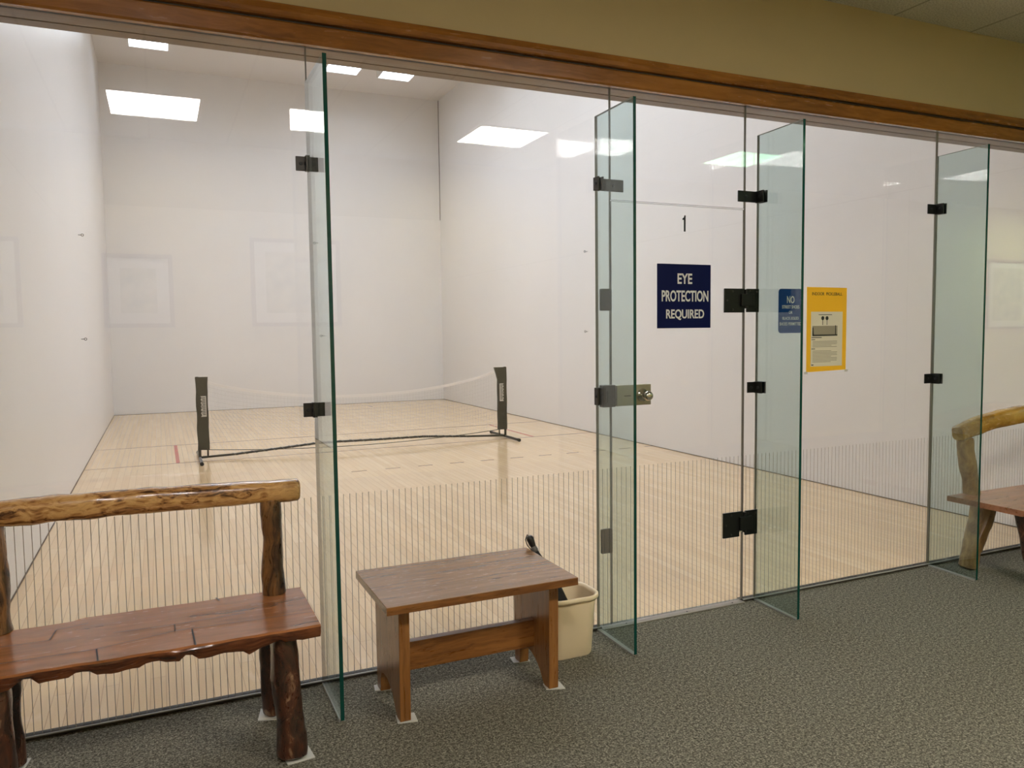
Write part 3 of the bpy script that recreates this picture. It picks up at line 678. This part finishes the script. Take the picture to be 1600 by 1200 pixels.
# ================================================================== NET IN THE COURT
nt = empty('court_net', (3.0, 6.2, 0)); tag(nt, 'portable low court net with black posts stretched across the court', 'net')
YN = 6.2
def post(x, side):
    bm = bmesh.new(); tube(bm, [(x, YN, .03), (x, YN, .93)], .016, 12); p = obj('post', bm, 'tube', nt, smooth=True, auto=True)
    xi = x-side*.085
    bm = bmesh.new(); tube(bm, [(xi, YN, .04), (xi, YN, .20)], .009, 10); obj('inner_strut', bm, 'tube', p, smooth=True)
    x0, x1 = min(x, xi)-.018, max(x, xi)+.018
    bm = bmesh.new(); n = 10
    rows = []
    for j in range(n+1):
        z = .115+(.925-.115)*j/n; e = .004*math.sin(j*1.7)
        a = x0+e if side < 0 else x0+e*.5; b = x1+e*.5
        if j >= n-1 and side > 0: a -= .045*(j == n)+.02*(j == n-1)
        if j == n and side < 0: b += .01
        rows.append([bm.verts.new(q) for q in ((a, YN-.020, z), ((a+b)/2, YN-.024, z), (b, YN-.020, z), (b, YN+.020, z), ((a+b)/2, YN+.024, z), (a, YN+.020, z))])
    for r0, r1 in zip(rows, rows[1:]):
        for k in range(6): bm.faces.new((r0[k], r0[(k+1) % 6], r1[(k+1) % 6], r1[k]))
    bm.faces.new(rows[0][::-1]); bm.faces.new(rows[-1])
    sv = obj('sleeve', bm, 'sleeve', nt, smooth=True, auto=True, label='black fabric sleeve')
    # printed badge: pale block with a scalloped side and dark strokes (illegible in the photo)
    yb = YN-.0262; c0 = (x0+x1)/2+side*(-.012); bm = bmesh.new()
    w = .030; zt, zb = .715, .485
    pts = [(c0-side*w, zb), (c0-side*w, zt)]
    for k in range(7):
        zz = zt-(zt-zb)*k/6; pts.append((c0+side*(w*.9), zz))
        if k < 6: pts.append((c0+side*(w*.55), zz-(zt-zb)/12))
    # scallop faces the outer side on both sleeves
    prism(bm, pts, 1, yb, yb+.003); bd = obj('badge', bm, 'sleeve_logo', sv, label='white printed badge')
    bm = bmesh.new()
    for k in range(11):
        z = zb+.020+k*.0185; ww = .030+.006*((k*7) % 3)
        a, b = sorted((c0-side*w*.70, c0-side*w*.70+side*ww)); box(bm, a, b, yb-.0008, yb, z, z+.0085)
    obj('badge_print', bm, 'ink', bd)
    # T foot
    bm = bmesh.new(); tube(bm, [(x, YN-.42, .022), (x, YN+.46, .022)], .017, 12); ft = obj('foot', bm, 'greytube' if side < 0 else 'tube', nt, smooth=True, auto=True)
    for yy in (YN-.44, YN+.46):
        bm = bmesh.new(); tube(bm, [(x, yy, .021), (x, yy+.03, .021)], .020, 12); obj('end_cap', bm, 'blackcloth', ft, smooth=True, auto=True)
post(1.135, -1); post(4.850, 1)
base = [(1.15, YN, .030), (1.50, YN, .040), (2.00, YN, .072), (2.44, YN, .102), (2.62, YN, .103), (3.2, YN, .094), (3.72, YN, .092), (3.86, YN, .083), (4.3, YN, .056), (4.84, YN, .030)]
bm = bmesh.new(); tube(bm, base, .013, 10); ba = obj('base_bar', bm, 'tube', nt, smooth=True)
bm = bmesh.new(); pth = []
for k in range(34*6+1):
    t = .1+.8*k/(34*6); q = t*(len(base)-1); i = min(int(q), len(base)-2); p = Vector(base[i]).lerp(Vector(base[i+1]), q-i); a = k*math.pi/3
    pth.append(p+Vector((0, math.cos(a)*.016, math.sin(a)*.016)))
tube(bm, pth, .0035, 5)
obj('lacing', bm, 'greytube', ba, label='grey net lacing around the bar')
NX0, NX1 = 1.235, 4.70
def ztop(x):
    u = (x-NX0)/(NX1-NX0); return .885-.235*(4*u*(1-u))**.85*.99+(.0)*(u)
def zbot(x):
    u = (x-NX0)/(NX1-NX0); return .115-.075*(4*u*(1-u))
bm = bmesh.new(); N = 60
rows = []
for i in range(N+1):
    x = NX0+(NX1-NX0)*i/N; z = ztop(x); w = .032
    rows.append([bm.verts.new(q) for q in ((x, YN-.003, z-w), (x, YN-.004, z), (x, YN+.004, z), (x, YN+.003, z-w))])
for a, b in zip(rows, rows[1:]):
    for k in range(4): bm.faces.new((a[k], a[(k+1) % 4], b[(k+1) % 4], b[k]))
obj('top_band', bm, 'tape', nt, label='white top tape')
bm = bmesh.new(); tube(bm, [(NX0-.06+(NX1-NX0+.12)*i/40, YN, zbot(NX0+(NX1-NX0)*i/40)) for i in range(41)], .0042, 6); obj('bottom_cord', bm, 'tube', nt, smooth=True)
bm = bmesh.new(); nx = 92
def thread(path):
    tube(bm, path, .0006, 3, cap=False)
for i in range(nx+1):
    x = NX0+(NX1-NX0)*i/nx; thread([(x, YN, zbot(x)), (x, YN, ztop(x)-.02)])
for j in range(1, 15):
    f = j/15; thread([(NX0+(NX1-NX0)*i/24, YN, zbot(NX0+(NX1-NX0)*i/24)*(1-f)+(ztop(NX0+(NX1-NX0)*i/24)-.02)*f) for i in range(25)])
obj('netting', bm, 'netting', nt)

# ================================================================== EYE BOLTS ON THE SIDE WALLS
def eyebolt(x, y, z, sx, label):
    t = empty('eye_bolt', (x, y, z)); tag(t, label, 'eye bolt')
    bm = bmesh.new(); tube(bm, [(x, y, z), (x+sx*.030, y, z)], .0032, 8); obj('shank', bm, 'tube', t, smooth=True)
    bm = bmesh.new(); c = Vector((x+sx*.041, y, z)); tube(bm, [c+Vector((math.cos(a)*.012, 0, math.sin(a)*.012)) for a in [2*math.pi*k/14 for k in range(15)]], .0032, 8, cap=False); obj('eye', bm, 'tube', t, smooth=True)
eyebolt(0, 6.84, 2.512, 1, 'upper eye bolt on the left court wall'); eyebolt(0, 6.60, 1.361, 1, 'lower eye bolt on the left court wall')
eyebolt(GW, 6.20, 2.450, -1, 'upper eye bolt on the right court wall'); eyebolt(GW, 6.20, 1.371, -1, 'lower eye bolt on the right court wall')

# ================================================================== PICTURES ON THE FACING WALL (mirrored in the glass)
def picture(x0, x1, z0, z1, label, hue):
    yb = HY+.001; t = empty('framed_picture', ((x0+x1)/2, yb, z0)); tag(t, label, 'picture')
    bm = bmesh.new(); f = .035
    for a in ((x0, x0+f, z0, z1), (x1-f, x1, z0, z1), (x0+f, x1-f, z0, z0+f), (x0+f, x1-f, z1-f, z1)): box(bm, a[0], a[1], yb, yb+.03, a[2], a[3])
    obj('frame', bm, 'frame', t); obj('mat', B(x0+f, x1-f, yb, yb+.008, z0+f, z1-f), 'mat', t)
    nm = 'print_'+hue
    if nm not in M:
        k = NT(nm); c = k.ramp(k.noise(k.coords(), 7, 4), [(.35, sr(120, 130, 120)), (.5, sr(180, 176, 150)), (.65, sr(214, 206, 184))]); k.l(c, k.b.inputs['Base Color']); M[nm] = k.m
    obj('print', B(x0+.13, x1-.13, yb+.008, yb+.011, z0+.12, z1-.12), nm, t)
picture(-1.10, -.22, 1.47, 2.19, 'wide framed print mirrored at the left edge of the glass', 'a')
picture(.36, .90, 1.46, 2.08, 'upright framed print mirrored above the net post', 'a')
picture(1.54, 2.34, 1.46, 2.25, 'framed print mirrored left of the first glass fin', 'b')
picture(11.5, 12.4, 1.33, 2.32, 'framed print mirrored at the right edge of the glass', 'b')

for o in list(bpy.data.objects):
    if '_o' in o: del o['_o']
